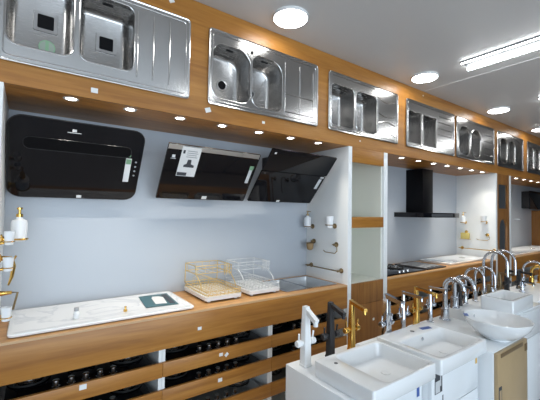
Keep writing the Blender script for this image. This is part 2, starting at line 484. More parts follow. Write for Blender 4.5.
wall_sink(4, 'fifth steel sink with two tall narrow oval bowls and horizontal drainer grooves',
  [(0.055, 0.320, 0.09, 0.80, (0.11,)*4), (0.350, 0.610, 0.09, 0.80, (0.11,)*4)],
  [[(0.69, v), (0.95, v)] for v in (0.22, 0.40, 0.58, 0.76)],
  [('round', 0.21, 0.45, 0.028), ('round', 0.52, 0.45, 0.028)])
wall_sink(5, 'sixth steel sink with two rounded bowls under a bowed bright deck line',
  [(0.10, 0.36, 0.12, 0.82, (0.08,)*4), (0.42, 0.66, 0.12, 0.82, (0.08,)*4)],
  [arc(0.06, 0.95, 0.80, 0.13, 12), [(0.95, 0.12), (0.95, 0.80)]],
  [('round', 0.22, 0.45, 0.028), ('round', 0.53, 0.45, 0.028)])
wall_sink(6, 'furthest steel sink, cut off by the right edge of the picture',
  [(0.06, 0.30, 0.12, 0.84, (0.06,)*4), (0.36, 0.60, 0.12, 0.84, (0.06,)*4)],
  [[(0.66, v), (0.94, v)] for v in (0.25, 0.5, 0.75)],
  [('round', 0.18, 0.45, 0.028), ('round', 0.48, 0.45, 0.028)])

# ---------------------------------------------------------------- white uprights between the coves
def upright(x0, x1, label):
    t = obj('upright_panel', B(x0, x1, YF-0.002, YW-0.001, 0.0, ZS-0.0005, bev=0.0012), 'white', loc=((x0+x1)/2, YF, 0))
    return tag(t, label, 'panel', 'white upright panels')
XL = -0.106
upright(-0.165, XL, 'white upright panel at the left edge beside the first black hood')
upright(2.165, 2.210, 'white upright panel left of the open cabinet, with bronze bathroom fittings on it')
upright(2.645, 2.700, 'white upright panel right of the open cabinet')
upright(5.060, 5.107, 'white upright panel beyond the black chimney hood, with gold bathroom fittings on it')
upright(5.510, 5.570, 'thin white upright panel right of the mirrored end cabinet')
bm = nbm(); loft(bm, [[(x, y, z) for y, z in ((YF, 0.0), (YW-0.001, 0.0), (YW-0.001, 1.595), (2.26, 1.595), (YF, 1.93))] for x in (XE, XE+0.04)])
tag(obj('wooden_panel', bm, 'wood_v', loc=(XE, YF, 0)), 'oak upright with a sloping top at the far right edge, under the far hood', 'panel')

# ---------------------------------------------------------------- worktops
def worktop(x0, x1, cut, label):
    t = thing('worktop', ((x0+x1)/2, YF, ZT), label, 'worktop')
    obj('top_board', holed(rect(x0+0.0005, x1-0.0005, YF, YW-0.001), cut, 0.012, lambda u, v, w: (u, v, ZT-0.006+w)), 'wood_top', t, smooth=False)
    obj('edge_band', B(x0+0.0005, x1-0.0005, YF-0.002, YF-0.0002, ZT-0.012, ZT), 'edge', t)
    obj('front_apron', B(x0+0.0005, x1-0.0005, YF-0.001, YF+0.018, 0.712, ZT-0.0125, bev=0.001), 'wood', t)
    return t
S0x, S1x_, S0y, S1y = 1.575, 2.125, 1.975, 2.375   # steel sink opening in the first worktop
worktop(XL, 2.165, [rect(S0x+0.02, S1x_-0.02, S0y+0.02, S1y-0.02)], 'oak worktop nearest the camera with a deep front, holding the marble sink and dish racks')
worktop(2.700, 5.060, [], 'oak worktop under the black chimney hood, holding the gas hobs')
worktop(5.570, XE, [], 'oak worktop furthest off, beyond the mirrored end cabinet')

# ---------------------------------------------------------------- base cabinets with slatted fronts
SL = [(0.557, 0.637), (0.395, 0.484), (0.225, 0.312), (0.055, 0.140)]
SHELF = [0.566, 0.404, 0.234, 0.062]
def base_cabinet(x0, x1, label, n=4):
    t = thing('base_cabinet', ((x0+x1)/2, YF, 0), label, 'cabinet', 'slatted base cabinets')
    b = nbm(); xa, xb = x0+0.0008, x1-0.0008
    box(b, xa, xa+0.018, YF+0.0195, YW-0.002, 0.03, ZT-0.028); box(b, xb-0.018, xb, YF+0.0195, YW-0.002, 0.03, ZT-0.028)
    box(b, xa+0.018, xb-0.018, YW-0.010, YW-0.002, 0.03, ZT-0.028)
    obj('carcass', b, 'white', t)
    for z in SHELF[:n]:
        obj('shelf', B(xa+0.0185, xb-0.0185, YF+0.0195, YW-0.011, z-0.016, z), 'white', t)
    for a, c in SL[:n]:
        obj('slat', B(x0+0.001, x1-0.001, YF, YF+0.019, a, c, bev=0.0012), 'wood', t)
    obj('plinth', B(xa, xb, YF+0.05, YF+0.066, 0.0, 0.0295), 'wood', t)
    return t
BAYS = [(XL, 0.645), (0.645, 1.400), (1.400, 2.165), (2.700, 3.487), (3.487, 4.273), (4.273, 5.060)]
NM = ['slatted oak base cabinet at the left, under the marble sink', 'slatted oak base cabinet under the gold dish rack', 'slatted oak base cabinet behind the white, black and gold taps, under the steel sink',
      'slatted oak base cabinet under the black gas hob', 'slatted oak base cabinet below the chimney hood', 'slatted oak base cabinet left of the far white upright']
for (a, c), lb in zip(BAYS, NM): base_cabinet(a, c, lb)
base_cabinet(5.570, 6.80, 'wide slatted oak base cabinet beyond the mirrored end cabinet'); base_cabinet(6.80, XE, 'furthest slatted oak base cabinet of the display wall')

# gas hobs displayed inside the slatted cabinets
def gas_hob(mat, name='gas_hob'):
    t = thing(name, (0, 0, 0), 'hob', 'hob')
    obj('glass_top', B(-0.33, 0.33, 0.0, 0.40, 0.045, 0.056, bev=0.003), mat, t)
    obj('gas_box', B(-0.30, 0.30, 0.03, 0.38, 0.0, 0.0448), 'black', t)
    for k in range(5):
        b = nbm(); x = -0.13+0.065*k
        lathe(b, [(0.019, 0.0), (0.019, 0.004), (0.016, 0.006), (0.0150, 0.032), (0.012, 0.034)], (x, 0.045, 0.0562), 18)
        obj('knob', b, 'steel_lip', t)
    for x in (-0.235, 0.0, 0.235):
        y = 0.20 if x else 0.27
        b = nbm(); lathe(b, [(0.055, 0.0), (0.055, 0.006), (0.04, 0.010), (0.04, 0.018), (0.03, 0.020)], (x, y, 0.0562), 24)
        br = obj('burner', b, 'steel_b' if x else 'iron', t)
        b = nbm(); R = 0.088
        tube(b, [(x+R*math.cos(q*PI/12), y+R*math.sin(q*PI/12), 0.0625) for q in range(24)], 0.005, 6, closed=True)
        for q in range(4):
            an = q*PI/2+PI/4
            tube(b, [(x+R*math.cos(an), y+R*math.sin(an), 0.0625), (x+R*math.cos(an), y+R*math.sin(an), 0.084), (x+0.028*math.cos(an), y+0.028*math.sin(an), 0.084)], 0.005, 6)
        obj('pan_support', b, 'iron', br)
    return t
hobs = {'blackglass': None, 'steel': None}
lev = ['upper', 'middle', 'lower']
where = ['below the marble sink', 'below the gold dish rack', 'behind the white and black taps', 'below the gas hob left of the chimney', 'below the chimney hood', 'left of the far white upright']
for bi, (a, c) in enumerate(BAYS):
    for li in range(3):
        if bi >= 3 and li == 2: continue
        mt = 'steel' if li == 2 else 'blackglass'
        h = gas_hob(mt) if hobs[mt] is None else copy_tree(hobs[mt])
        hobs[mt] = hobs[mt] or h
        h.location = ((a+c)/2, YF+0.022, SHELF[li]+0.0005)
        h['label'] = f"{'steel' if mt=='steel' else 'black glass'} hob on the {lev[li]} slatted shelf {where[bi]}"
        h['group'] = 'gas hobs shown inside the slatted cabinets'

# ---------------------------------------------------------------- open tall cabinet
t = thing('open_cabinet', (2.4275, YF, 0), 'tall open cream cabinet with an oak shelf, between two white uprights', 'cabinet')
xa, xb = 2.2108, 2.6442
obj('back_panel', B(xa, xb, YW-0.02, YW-0.002, 0.02, ZS-0.001), 'cream', t)
b = nbm(); box(b, xa, xa+0.012, YF+0.02, YW-0.021, ZT, ZS-0.001); box(b, xb-0.012, xb, YF+0.02, YW-0.021, ZT, ZS-0.001)
obj('side_lining', b, 'cream', t)
obj('floor_board', B(xa, xb, YF+0.0195, YW-0.021, ZT-0.02, ZT-0.0005), 'cream', t)
obj('top_rail', B(xa, xb, YF, YF+0.019, 1.928, ZS-0.001, bev=0.001), 'wood', t)
obj('shelf', B(xa+0.0125, xb-0.0125, YF+0.0195, YW-0.021, 1.375, 1.455), 'cream', t)
obj('shelf_front', B(xa, xb, YF, YF+0.019, 1.370, 1.462, bev=0.001), 'wood', t)
obj('drawer_front', B(xa, xb, YF, YF+0.019, 0.718, ZT-0.001, bev=0.0012), 'wood_v', t)
obj('door', B(xa, xb, YF, YF+0.019, 0.06, 0.715, bev=0.0012), 'wood_v', t)
obj('plinth', B(xa, xb, YF+0.05, YF+0.066, 0.0, 0.058), 'wood_v', t)

# ---------------------------------------------------------------- mirrored end cabinet (between the far uprights)
t = thing('mirrored_cabinet', (5.308, YF, 0), 'narrow oak end cabinet with grey mirrored doors beside the far upright', 'cabinet')
xa, xb = 5.1078, 5.5092
obj('carcass', B(xa, xb, YF+0.02, YW-0.002, 0.02, ZS-0.001), 'wood_v', t)
bm = holed(rect(xa, xb, 0.06, ZS-0.001), [rect(xa+0.05, xb-0.05, 1.585, 1.915), rr((xa+xb)/2, 1.20, 0.13, 0.24, 0.12, 8)], 0.018, lambda u, v, w: (u, YF+0.0095+w, v))
obj('front_frame', bm, 'wood_v', t, smooth=False)
obj('mirror_door', B(xa+0.048, xb-0.048, YF+0.0145, YF+0.0188, 1.583, 1.917), 'mirror', t)
b = nbm(); plate(b, rr((xa+xb)/2, 1.20, 0.131, 0.241, 0.12, 8), (0, YF+0.0188, 0), (1, 0, 0), (0, 0, 1), 0.004); obj('oval_mirror', b, 'mirror', t)

# ---------------------------------------------------------------- inclined black hoods
def slanted_hood(x0, x1, yt, zt, yb, zb, label, r, group='black slanted hoods'):
    t = thing('cooker_hood', ((x0+x1)/2, YW, zb), label, 'cooker hood', group)
    U = Vector((1, 0, 0)); V = (Vector((0, yt, zt)) - Vector((0, yb, zb))); Lh = V.length; V.normalize()
    N = U.cross(V)   # towards the room
    W = x1-x0
    P0 = Vector((x0, yb, zb))
    # body behind the glass: a wedge against the wall
    b = nbm(); q = 0.012
    zs = [(yb-0.0+0.030, zb+0.03), (YW-0.001, zb+0.03), (YW-0.001, zt-0.01), (yt+0.030, zt-0.01)]
    loft(b, [[(x, y, z) for y, z in zs] for x in (x0+0.20, x1-0.20)])
    obj('hood_body', b, 'mattblack', t)
    return t, P0, U, V, N, W, Lh
def stick(parent, name, mat, P0, U, V, u0, u1, v0, v1, off, th=0.0008, N=None):
    b = nbm(); plate(b, rect(u0, u1, v0, v1), P0 + N*off, U, V, th)
    return obj(name, b, mat, parent)

# hood 1
t, P0, U, V, N, W, L = slanted_hood(-0.099, 0.566, 2.09, 1.966, 2.345, 1.566, 'black slanted glass hood with rounded corners, leftmost of the three, under the first sink', 0.07)
b = nbm(); plate(b, rr(W/2, L/2, W/2, L/2, 0.065, 8), P0, U, V, 0.012); gl = obj('glass_panel', b, 'blackglass', t)
b = nbm(); tube(b, [P0 + U*u + V*v + N*0.010 for u, v in rr(W/2, L/2, W/2, L/2, 0.065, 8)], 0.0028, 6, closed=True); obj('edge_trim', b, 'mattblack', gl)
b = nbm(); plate(b, rr(W*0.50, L*0.70, W*0.40, 0.034, 0.03, 6), P0+N*0.0122, U, V, 0.0015); obj('suction_slot', b, 'black', gl)
b = nbm(); tube(b, [P0 + U*u + V*v + N*0.0135 for u, v in rr(W*0.50, L*0.70, W*0.40, 0.034, 0.03, 6)], 0.0016, 6, closed=True); obj('slot_glint', b, 'hood_glint', gl)  # grey outline paints the highlight along the slot edge
lg = stick(gl, 'logo', 'paper', P0, U, V, W*0.425, W*0.455, L*0.885, L*0.915, 0.0123, N=N)
stick(gl, 'logo', 'paper', P0, U, V, W*0.39, W*0.49, L*0.870, L*0.877, 0.0123, N=N)
lb = stick(gl, 'label_sticker', 'paper', P0, U, V, W*0.865, W*0.915, L*0.28, L*0.62, 0.0123, N=N)
stick(lb, 'label_print', 'green', P0, U, V, W*0.868, W*0.912, L*0.54, L*0.61, 0.0132, N=N)
for k, v in enumerate((0.66,)): 
    b = nbm(); plate(b, circ(W*0.89, L*v, 0.010, 16), P0+N*0.0123, U, V, 0.0008); obj('label_sticker', b, 'green', gl)
b = nbm()
for k in range(4): plate(b, circ(W*0.955, L*(0.38+0.065*k), 0.006, 12), P0+N*0.0123, U, V, 0.0007)
obj('touch_buttons', b, 'grey', gl)
stick(gl, 'price_tag', 'paper', P0, U, V, W*0.50, W*0.54, 0.004, 0.022, 0.0123, N=N)

# hood 2
t, P0, U, V, N, W, L = slanted_hood(0.700, 1.388, 2.075, 1.920, 2.315, 1.585, 'black slanted glass hood in the middle with a printed paper notice on it', 0.0)
Ls = L*0.90
b = nbm(); plate(b, rr(W/2, Ls/2, W/2, Ls/2, 0.006, 3), P0, U, V, 0.012); gl = obj('glass_panel', b, 'blackglass', t)
V2 = (V + N*(-0.30)).normalized(); N2 = U.cross(V2)
P2 = P0 + V*(Ls+0.004)
b = nbm(); plate(b, rr(W/2, L*0.048, W/2, L*0.044, 0.005, 3), P2, U, V, 0.010); tp = obj('top_strip', b, 'mirror', t, label='mirrored strip along the top')
b = nbm(); tube(b, [P0 + U*u + V*v + N*0.010 for u, v in rr(W/2, L/2, W/2, L/2, 0.008, 4)], 0.0028, 6, closed=True); obj('edge_trim', b, 'mattblack', t)
nt_ = stick(gl, 'paper_notice', 'paper', P0, U, V, W*0.135, W*0.325, L*0.45, L*0.98, 0.0135, N=N)
stick(nt_, 'notice_print', 'ink', P0, U, V, W*0.15, W*0.17, L*0.86, L*0.92, 0.0145, N=N)
b = nbm()
plate(b, [(W*0.185, L*0.62), (W*0.29, L*0.62), (W*0.29, L*0.66), (W*0.255, L*0.68), (W*0.25, L*0.76), (W*0.215, L*0.76), (W*0.21, L*0.68), (W*0.185, L*0.66)], P0+N*0.0145, U, V, 0.0008)
obj('notice_print', b, 'ink', nt_)
stick(nt_, 'notice_print', 'ink', P0, U, V, W*0.14, W*0.235, L*0.46, L*0.52, 0.0145, N=N)
b = nbm()
for k in range(4): plate(b, rect(W*0.19, W*(0.30-0.01*(k % 2)), L*(0.80+0.035*k), L*(0.812+0.035*k)), P0+N*0.0145, U, V, 0.0008)
obj('notice_print', b, 'grey', nt_)
stick(gl, 'logo', 'paper', P0, U, V, W*0.055, W*0.085, L*0.77, L*0.82, 0.0123, N=N)
stick(gl, 'logo', 'paper', P0, U, V, W*0.045, W*0.095, L*0.75, L*0.757, 0.0123, N=N)
lb = stick(gl, 'label_sticker', 'lightgrey', P0, U, V, W*0.925, W*0.965, L*0.40, L*0.72, 0.0123, N=N)
stick(lb, 'label_print', 'green', P0, U, V, W*0.92, W*0.97, L*0.68, L*0.76, 0.0133, N=N)
stick(gl, 'price_tag', 'paper', P0, U, V, W*0.475, W*0.53, 0.004, 0.030, 0.0123, N=N)

# hood 3
t, P0, U, V, N, W, L = slanted_hood(1.440, 2.115, 2.00, 1.968, 2.335, 1.587, 'black slanted glass hood split by a gap, rightmost, touching the white upright', 0.0)
La = L*0.60
b = nbm(); plate(b, rr(W/2, La/2, W/2, La/2, 0.008, 3), P0, U, V, 0.012); gl = obj('glass_panel', b, 'blackglass', t)
b = nbm(); plate(b, rr(W/2, L*0.81, W/2, L*0.19, 0.008, 3), P0 + N*0.006, U, V, 0.012); g2 = obj('glass_panel', b, 'blackglass', t)
b = nbm(); plate(b, rect(0.01, W-0.01, La, L*0.63), P0, U, V, 0.004); obj('suction_slot', b, 'black', t)
stick(g2, 'logo', 'paper', P0, U, V, W*0.05, W*0.075, L*0.92, L*0.95, 0.0185, N=N)
lb = stick(gl, 'label_sticker', 'lightgrey', P0, U, V, W*0.915, W*0.965, L*0.33, L*0.54, 0.0123, N=N)
stick(gl, 'label_sticker', 'lightgrey', P0, U, V, W*0.92, W*0.98, L*0.56, L*0.59, 0.0123, N=N)
stick(gl, 'price_tag', 'paper', P0, U, V, W*0.42, W*0.47, 0.004, 0.022, 0.0123, N=N)

# chimney hood in the second cove
t = thing('chimney_hood', (3.95, YW, 1.462), 'black chimney hood with a square flue over the gas hobs', 'cooker hood')
obj('flue', B(3.797, 4.022, 2.20, YW-0.001, 1.5125, 2.035, bev=0.002), 'black', t)
obj('canopy', B(3.552, 4.365, 2.05, YW-0.001, 1.456, 1.512, bev=0.002), 'blackglass', t)
obj('control_strip', B(3.72, 4.20, 2.0478, 2.0496, 1.466, 1.500), 'ink', t)
# far hood
t = thing('wall_hood', (7.78, YW, 1.62), 'plain black hood in the furthest cove, beside the oak upright', 'cooker hood')
obj('hood_body', B(7.545, 8.75, 2.30, YW-0.001, 1.63, 1.945, bev=0.004), 'mattblack', t)
obj('glass_panel', B(7.535, 8.76, 2.288, 2.2995, 1.615, 1.955, bev=0.003), 'blackglass', t)

# ---------------------------------------------------------------- on the first worktop
# marble composite sink board
t = thing('marble_sink', (0.38, 2.2, ZT), 'long white marble-effect sink board lying on the oak worktop under the first hood', 'sink')
b = nbm(); z = ZT
cx, cy, hx, hy = 0.392, 2.172, 0.452, 0.232
rings = [[(u, v, z+0.0005) for u, v in rr(cx, cy, hx-0.012, hy-0.012, 0.03, 6)], [(u, v, z+0.006) for u, v in rr(cx, cy, hx-0.002, hy-0.002, 0.025, 6)], [(u, v, z+0.014) for u, v in rr(cx, cy, hx, hy, 0.025, 6)],
         [(u, v, z+0.019) for u, v in rr(cx, cy, hx-0.004, hy-0.004, 0.024, 6)], [(u, v, z+0.019) for u, v in rr(cx, cy, hx-0.016, hy-0.016, 0.032, 6)]]
loft(b, rings, cap1=False); obj('rim', b, 'ceramic', t)
b = nbm()
loft(b, [[(u, v, z+0.0192) for u, v in rr(cx, cy, hx-0.0155, hy-0.0155, 0.032, 6)], [(u, v, z+0.0165) for u, v in rr(cx, cy, hx-0.024, hy-0.024, 0.028, 6)]], cap0=False)
obj('veined_top', b, 'marble', t)
# leaflet
lf = thing('leaflet', (0.70, 2.19, ZT+0.0196), 'teal printed leaflet lying on the right end of the marble sink', 'leaflet')
LP = [(0.612, 2.335), (0.585, 2.055), (0.775, 2.035), (0.800, 2.335)]
b = nbm(); plate(b, list(reversed(LP)), (0, 0, ZT+0.0206), (1, 0, 0), (0, 1, 0), -0.0012); bmv = obj('card', b, 'teal', lf)
b = nbm(); plate(b, [(0.655, 2.10), (0.72, 2.085), (0.745, 2.24), (0.725, 2.275), (0.690, 2.285), (0.672, 2.25)], (0, 0, ZT+0.0208), (1, 0, 0), (0, 1, 0), 0.0008); obj('printed_shape', b, 'paper', bmv)
b = nbm(); plate(b, [(0.735, 2.07), (0.765, 2.065), (0.785, 2.30), (0.752, 2.31)], (0, 0, ZT+0.0208), (1, 0, 0), (0, 1, 0), 0.0008); obj('printed_shape', b, 'ink', bmv)
# small bottle
bt_ = thing('small_bottle', (0.226, 2.06, ZT+0.0172), 'small white bottle with a dark cap standing on the marble sink', 'bottle')
b = nbm(); lathe(b, [(0.013, 0.0), (0.015, 0.004), (0.015, 0.030), (0.010, 0.036), (0.009, 0.040)], (0.226, 2.06, ZT+0.0172), 20); obj('bottle_body', b, 'whitepl', bt_)
b = nbm(); lathe(b, [(0.0115, 0.040), (0.0115, 0.056), (0.010, 0.058)], (0.226, 2.06, ZT+0.0172), 20); obj('cap', b, 'grey', bt_)
b = nbm(); lathe(b, [(0.010, 0), (0.011, 0.002), (0.011, 0.010), (0.006, 0.012), (0.005, 0.022), (0.007, 0.024), (0.007, 0.028)], (0.470, 2.055, ZT+0.0172), 16)
tag(obj('brass_plug', b, 'gold', loc=(0.47, 2.055, ZT+0.0172)), 'tiny brass plug standing on the front of the marble sink', 'plug')

# dish racks
def dish_rack(name, x0, x1, y0, y1, wire, tray, label):
    t = thing(name, ((x0+x1)/2, (y0+y1)/2, ZT), label, 'dish rack', 'two tier dish racks')
    z = ZT
    cx, cy, hx, hy = (x0+x1)/2, (y0+y1)/2, (x1-x0)/2, (y1-y0)/2
    b = nbm()
    loft(b, [[(u, v, z+0.012) for u, v in rr(cx, cy, hx-0.012, hy-0.012, 0.02, 4)], [(u, v, z+0.014) for u, v in rr(cx, cy, hx-0.002, hy-0.002, 0.02, 4)], [(u, v, z+0.038) for u, v in rr(cx, cy, hx, hy, 0.02, 4)],
             [(u, v, z+0.038) for u, v in rr(cx, cy, hx-0.004, hy-0.004, 0.018, 4)], [(u, v, z+0.020) for u, v in rr(cx, cy, hx-0.007, hy-0.007, 0.017, 4)]])
    tr = obj('tray', b, tray, t)
    for sx in (-1, 1):
        for sy in (-1, 1):
            b = nbm(); lathe(b, [(0.010, 0.0005), (0.016, 0.0125)], (cx+sx*(hx-0.035), cy+sy*(hy-0.035), z), 14); obj('foot', b, tray, t)
    # lower basket
    b = nbm(); r1, r2 = 0.0028, 0.0014
    for zz in (z+0.050, z+0.072):
        tube(b, [(u, v, zz) for u, v in rr(cx, cy, hx-0.004, hy-0.004, 0.02, 4)], r1, 6, closed=True)
    n = 11
    for k in range(n):
        y = y0+0.015+(y1-y0-0.03)*k/(n-1)
        tube(b, [(x0+0.006, y, z+0.072), (x0+0.010, y, z+0.040), (x1-0.010, y, z+0.040), (x1-0.006, y, z+0.072)], r2, 5)
    m = 9
    for k in range(m):
        x = x0+0.02+(x1-x0-0.04)*k/(m-1)
        tube(b, [(x, y0+0.006, z+0.072), (x, y0+0.008, z+0.044), (x, y1-0.008, z+0.044), (x, y1-0.006, z+0.072)], r2, 5)
    obj('lower_basket', b, wire, t)
    b = nbm()
    for k in range(9):
        y = y0+0.04+(y1-y0-0.08)*k/8
        xm = cx-0.02
        tube(b, [(xm-0.07, y, z+0.047), (xm-0.055, y, z+0.105), (xm, y, z+0.120), (xm+0.055, y, z+0.105), (xm+0.07, y, z+0.047)], r2, 5)
    obj('plate_holders', b, wire, t)
    # upper tier on bent legs at the back
    yb = y0+(y1-y0)*0.55; zt = z+0.212
    for x in (x0+0.006, x1-0.006):
        b = nbm(); tube(b, [(x, yb-0.13, z+0.072), (x, yb-0.11, z+0.105), (x, yb-0.06, z+0.145), (x, yb-0.03, z+0.158), (x, yb-0.03, zt), (x, y1-0.02, zt), (x, y1-0.012, z+0.072)], 0.0036, 6)
        obj('frame_leg', b, wire, t)
    b = nbm()
    for zz in (z+0.158, zt):
        tube(b, [(u, v, zz) for u, v in rr(cx, (yb-0.03+y1-0.02)/2, hx-0.006, (y1-0.02-yb+0.03)/2, 0.012, 3)], r1, 6, closed=True)
    for k in range(5):
        x = x0+0.02+(x1-x0-0.04)*k/4
        tube(b, [(x, yb-0.03, zt), (x, yb-0.026, z+0.158), (x, y1-0.024, z+0.158), (x, y1-0.02, zt)], r2, 5)
    obj('upper_basket', b, wire, t)
    # cutlery cup hanging on the right
    b = nbm()
    for zz in (z+0.158, z+0.185, z+0.212):
        tube(b, [(u, v, zz) for u, v in rr(x1-0.032, yb-0.058, 0.026, 0.026, 0.02, 4)], r2*1.1, 5, closed=True)
    for k in range(8):
        an = 2*PI*k/8; tube(b, [(x1-0.032+0.026*math.cos(an), yb-0.058+0.026*math.sin(an), zz) for zz in (z+0.14, z+0.212)], r2, 5)
    obj('cutlery_cup', b, wire, t)
    return t
dish_rack('dish_rack', 0.945, 1.215, 2.005, 2.395, 'goldwire', 'whitepl', 'gold wire two tier dish rack with a white tray, on the oak worktop')
dish_rack('dish_rack', 1.275, 1.545, 2.005, 2.385, 'lightgrey', 'whitepl', 'white wire two tier dish rack between the gold rack and the steel sink')

# steel double sink let into the worktop
t = thing('inset_sink', ((S0x+S1x_)/2, (S0y+S1y)/2, ZT), 'steel double bowl sink let into the oak worktop beside the white upright', 'sink')
hs = [rr((S0x+0.02+1.795)/2, (S0y+S1y)/2, (1.795-S0x-0.02)/2, 0.178, 0.02, 5), rr((1.825+S1x_-0.02)/2, (S0y+S1y)/2, (S1x_-0.02-1.825)/2, 0.178, 0.02, 5)]
obj('deck', holed(rr((S0x+S1x_)/2, (S0y+S1y)/2, (S1x_-S0x)/2, 0.2, 0.02, 5), hs, 0.004, lambda u, v, w: (u, v, ZT+0.0026+w)), 'steel', t)
for (xa, xb) in ((S0x+0.02, 1.795), (1.825, S1x_-0.02)):
    b = nbm(); c_ = (xa+xb)/2; h_ = (xb-xa)/2; yc = (S0y+S1y)/2
    loft(b, [[(u, v, ZT+0.0045-d) for u, v in rr(c_, yc, h_-i_, 0.178-i_, 0.02, 5)] for i_, d in ((0.0, 0.0), (0.001, 0.004), (0.004, 0.13), (0.02, 0.145))], cap0=False)
    bo = obj('bowl', b, 'satin', t)
    b = nbm(); lathe(b, [(0.035, 0.0003), (0.034, 0.003), (0.02, 0.002)], (c_, yc, ZT+0.0045-0.145), 20); obj('drain', b, 'steel_lip', bo)

# ---------------------------------------------------------------- bathroom fittings
def rosette(b, x, y, z, sx, r=0.022, ln=0.03):
    lathe(b, [(r, 0), (r, sx*0.006), (r*0.6, sx*0.010), (r*0.4, sx*ln), (r*0.5, sx*(ln+0.004))], (x, y, z), 20, 'X')
def soap_dispenser(x, y, z, sx, met, label, group, s=1.0):
    t = thing('soap_dispenser', (x, y, z), label, 'soap dispenser', group)
    b = nbm(); rosette(b, x, y, z-0.055*s, sx, 0.022*s, 0.035*s)
    tube(b, [(x+sx*0.065*s+0.033*s*math.cos(a), y+0.033*s*math.sin(a), z-0.055*s) for a in [2*PI*k/20 for k in range(20)]], 0.0045*s, 6, closed=True)
    obj('wall_bracket', b, met, t)
    b = nbm(); lathe(b, [(0.022*s, -0.066*s), (0.030*s, -0.06*s), (0.0315*s, 0.015*s), (0.028*s, 0.03*s), (0.013*s, 0.036*s), (0.012*s, 0.045*s)], (x+sx*0.065*s, y, z), 24); obj('bottle', b, 'frost', t)
    b = nbm(); lathe(b, [(0.0135*s, 0.045*s), (0.0135*s, 0.058*s), (0.006*s, 0.06*s), (0.005*s, 0.078*s), (0.011*s, 0.079*s), (0.011*s, 0.088*s)], (x+sx*0.065*s, y, z), 18)
    tube(b, [(x+sx*0.065*s, y, z+0.084*s), (x+sx*0.065*s, y-0.04*s, z+0.082*s)], 0.004*s, 6)
    obj('pump', b, met, t); return t
def tumbler(x, y, z, sx, met, label, group, s=1.0):
    t = thing('tumbler_holder', (x, y, z), label, 'tumbler holder', group)
    b = nbm(); rosette(b, x, y, z-0.045*s, sx, 0.022*s, 0.032*s)
    tube(b, [(x+sx*0.066*s+0.034*s*math.cos(a), y+0.034*s*math.sin(a), z-0.035*s) for a in [2*PI*k/20 for k in range(20)]], 0.004*s, 6, closed=True)
    tube(b, [(x+sx*0.03*s, y, z-0.045*s), (x+sx*0.034*s, y, z-0.035*s)], 0.004*s, 6)
    obj('wall_bracket', b, met, t)
    b = nbm(); lathe(b, [(0.022*s, -0.06*s), (0.026*s, -0.057*s), (0.033*s, 0.03*s), (0.034*s, 0.04*s), (0.031*s, 0.04*s), (0.024*s, -0.05*s)], (x+sx*0.066*s, y, z), 24); obj('cup', b, 'frost', t); return t
def towel_ring(x, y, z, sx, met, label, group, s=1.0):
    t = thing('towel_ring', (x, y, z), label, 'towel ring', group)
    b = nbm(); rosette(b, x, y, z, sx, 0.022*s, 0.03*s); obj('wall_mount', b, met, t)
    b = nbm(); xx = x+sx*0.032*s
    tube(b, [(xx, y+0.02*s, z), (xx, y-0.012*s, z), (xx, y-0.034*s, z-0.018*s), (xx, y-0.036*s, z-0.05*s), (xx, y-0.012*s, z-0.072*s), (xx, y+0.10*s, z-0.072*s), (xx, y+0.125*s, z-0.058*s)], 0.004*s, 8)
    obj('open_ring', b, met, t); return t
def towel_bar(x, y0, y1, z, sx, met, label, group, s=1.0):
    t = thing('towel_bar', (x, (y0+y1)/2, z), label, 'towel bar', group)
    for y in (y0, y1):
        b = nbm(); rosette(b, x, y, z, sx, 0.021*s, 0.045*s); obj('wall_mount', b, met, t)
    b = nbm(); cyl(b, (x+sx*0.045*s, y0-0.012, z), (x+sx*0.045*s, y1+0.03, z), 0.0055*s, n=12); obj('bar', b, met, t); return t
def brush_holder(x, y, z, sx, met, mat, label, group, s=1.0):
    t = thing('soap_dish', (x, y, z), label, 'soap dish', group)
    b = nbm(); rosette(b, x, y, z+0.035*s, sx, 0.022*s, 0.03*s)
    tube(b, [(x+sx*0.05*s+0.034*s*math.cos(a), y+0.034*s*math.sin(a), z+0.02*s) for a in [2*PI*k/20 for k in range(20)]], 0.004*s, 6, closed=True)
    obj('wall_bracket', b, met, t)
    b = nbm(); lathe(b, [(0.012*s, -0.045*s), (0.026*s, -0.036*s), (0.033*s, -0.005*s), (0.034*s, 0.022*s), (0.030*s, 0.024*s), (0.0, 0.024*s)], (x+sx*0.05*s, y, z), 24); obj('bowl', b, mat, t); return t
g1 = 'bronze bathroom fittings on the white upright'
soap_dispenser(2.165, 2.335, 1.42, -1, 'bronze', 'white soap dispenser with a bronze pump on the white upright, under the split hood', g1)
tumbler(2.165, 2.055, 1.425, -1, 'bronze', 'white tumbler in a bronze holder on the white upright, above the towel ring', g1)
brush_holder(2.165, 2.315, 1.195, -1, 'bronze', 'brush', 'tan round dish in a bronze holder below the soap dispenser', g1)
towel_ring(2.165, 2.035, 1.222, -1, 'bronze', 'open bronze towel ring below the white tumbler', g1)
towel_bar(2.165, 1.975, 2.345, 1.008, -1, 'bronze', 'bronze towel bar low on the white upright, above the steel sink', g1)
g2 = 'gold bathroom fittings on the far white upright'
soap_dispenser(5.06, 2.295, 1.44, -1, 'gold', 'small gold and white soap dispenser on the far white upright, beside the chimney hood', g2)
tumbler(5.06, 2.03, 1.44, -1, 'gold', 'white tumbler in a gold holder on the far white upright', g2)
t = thing('sponge_holder', (5.06, 2.28, 1.20), 'square yellow sponge in a gold holder on the far white upright', 'sponge holder', g2)
b = nbm(); rosette(b, 5.06, 2.28, 1.255, -1, 0.02, 0.02); box(b, 5.00, 5.045, 2.215, 2.345, 1.150, 1.156); obj('wall_bracket', b, 'gold', t)
obj('sponge', B(4.995, 5.045, 2.225, 2.335, 1.1565, 1.24, bev=0.01), 'sponge', t)
towel_ring(5.06, 2.01, 1.225, -1, 'gold', 'open gold towel ring on the far white upright', g2)
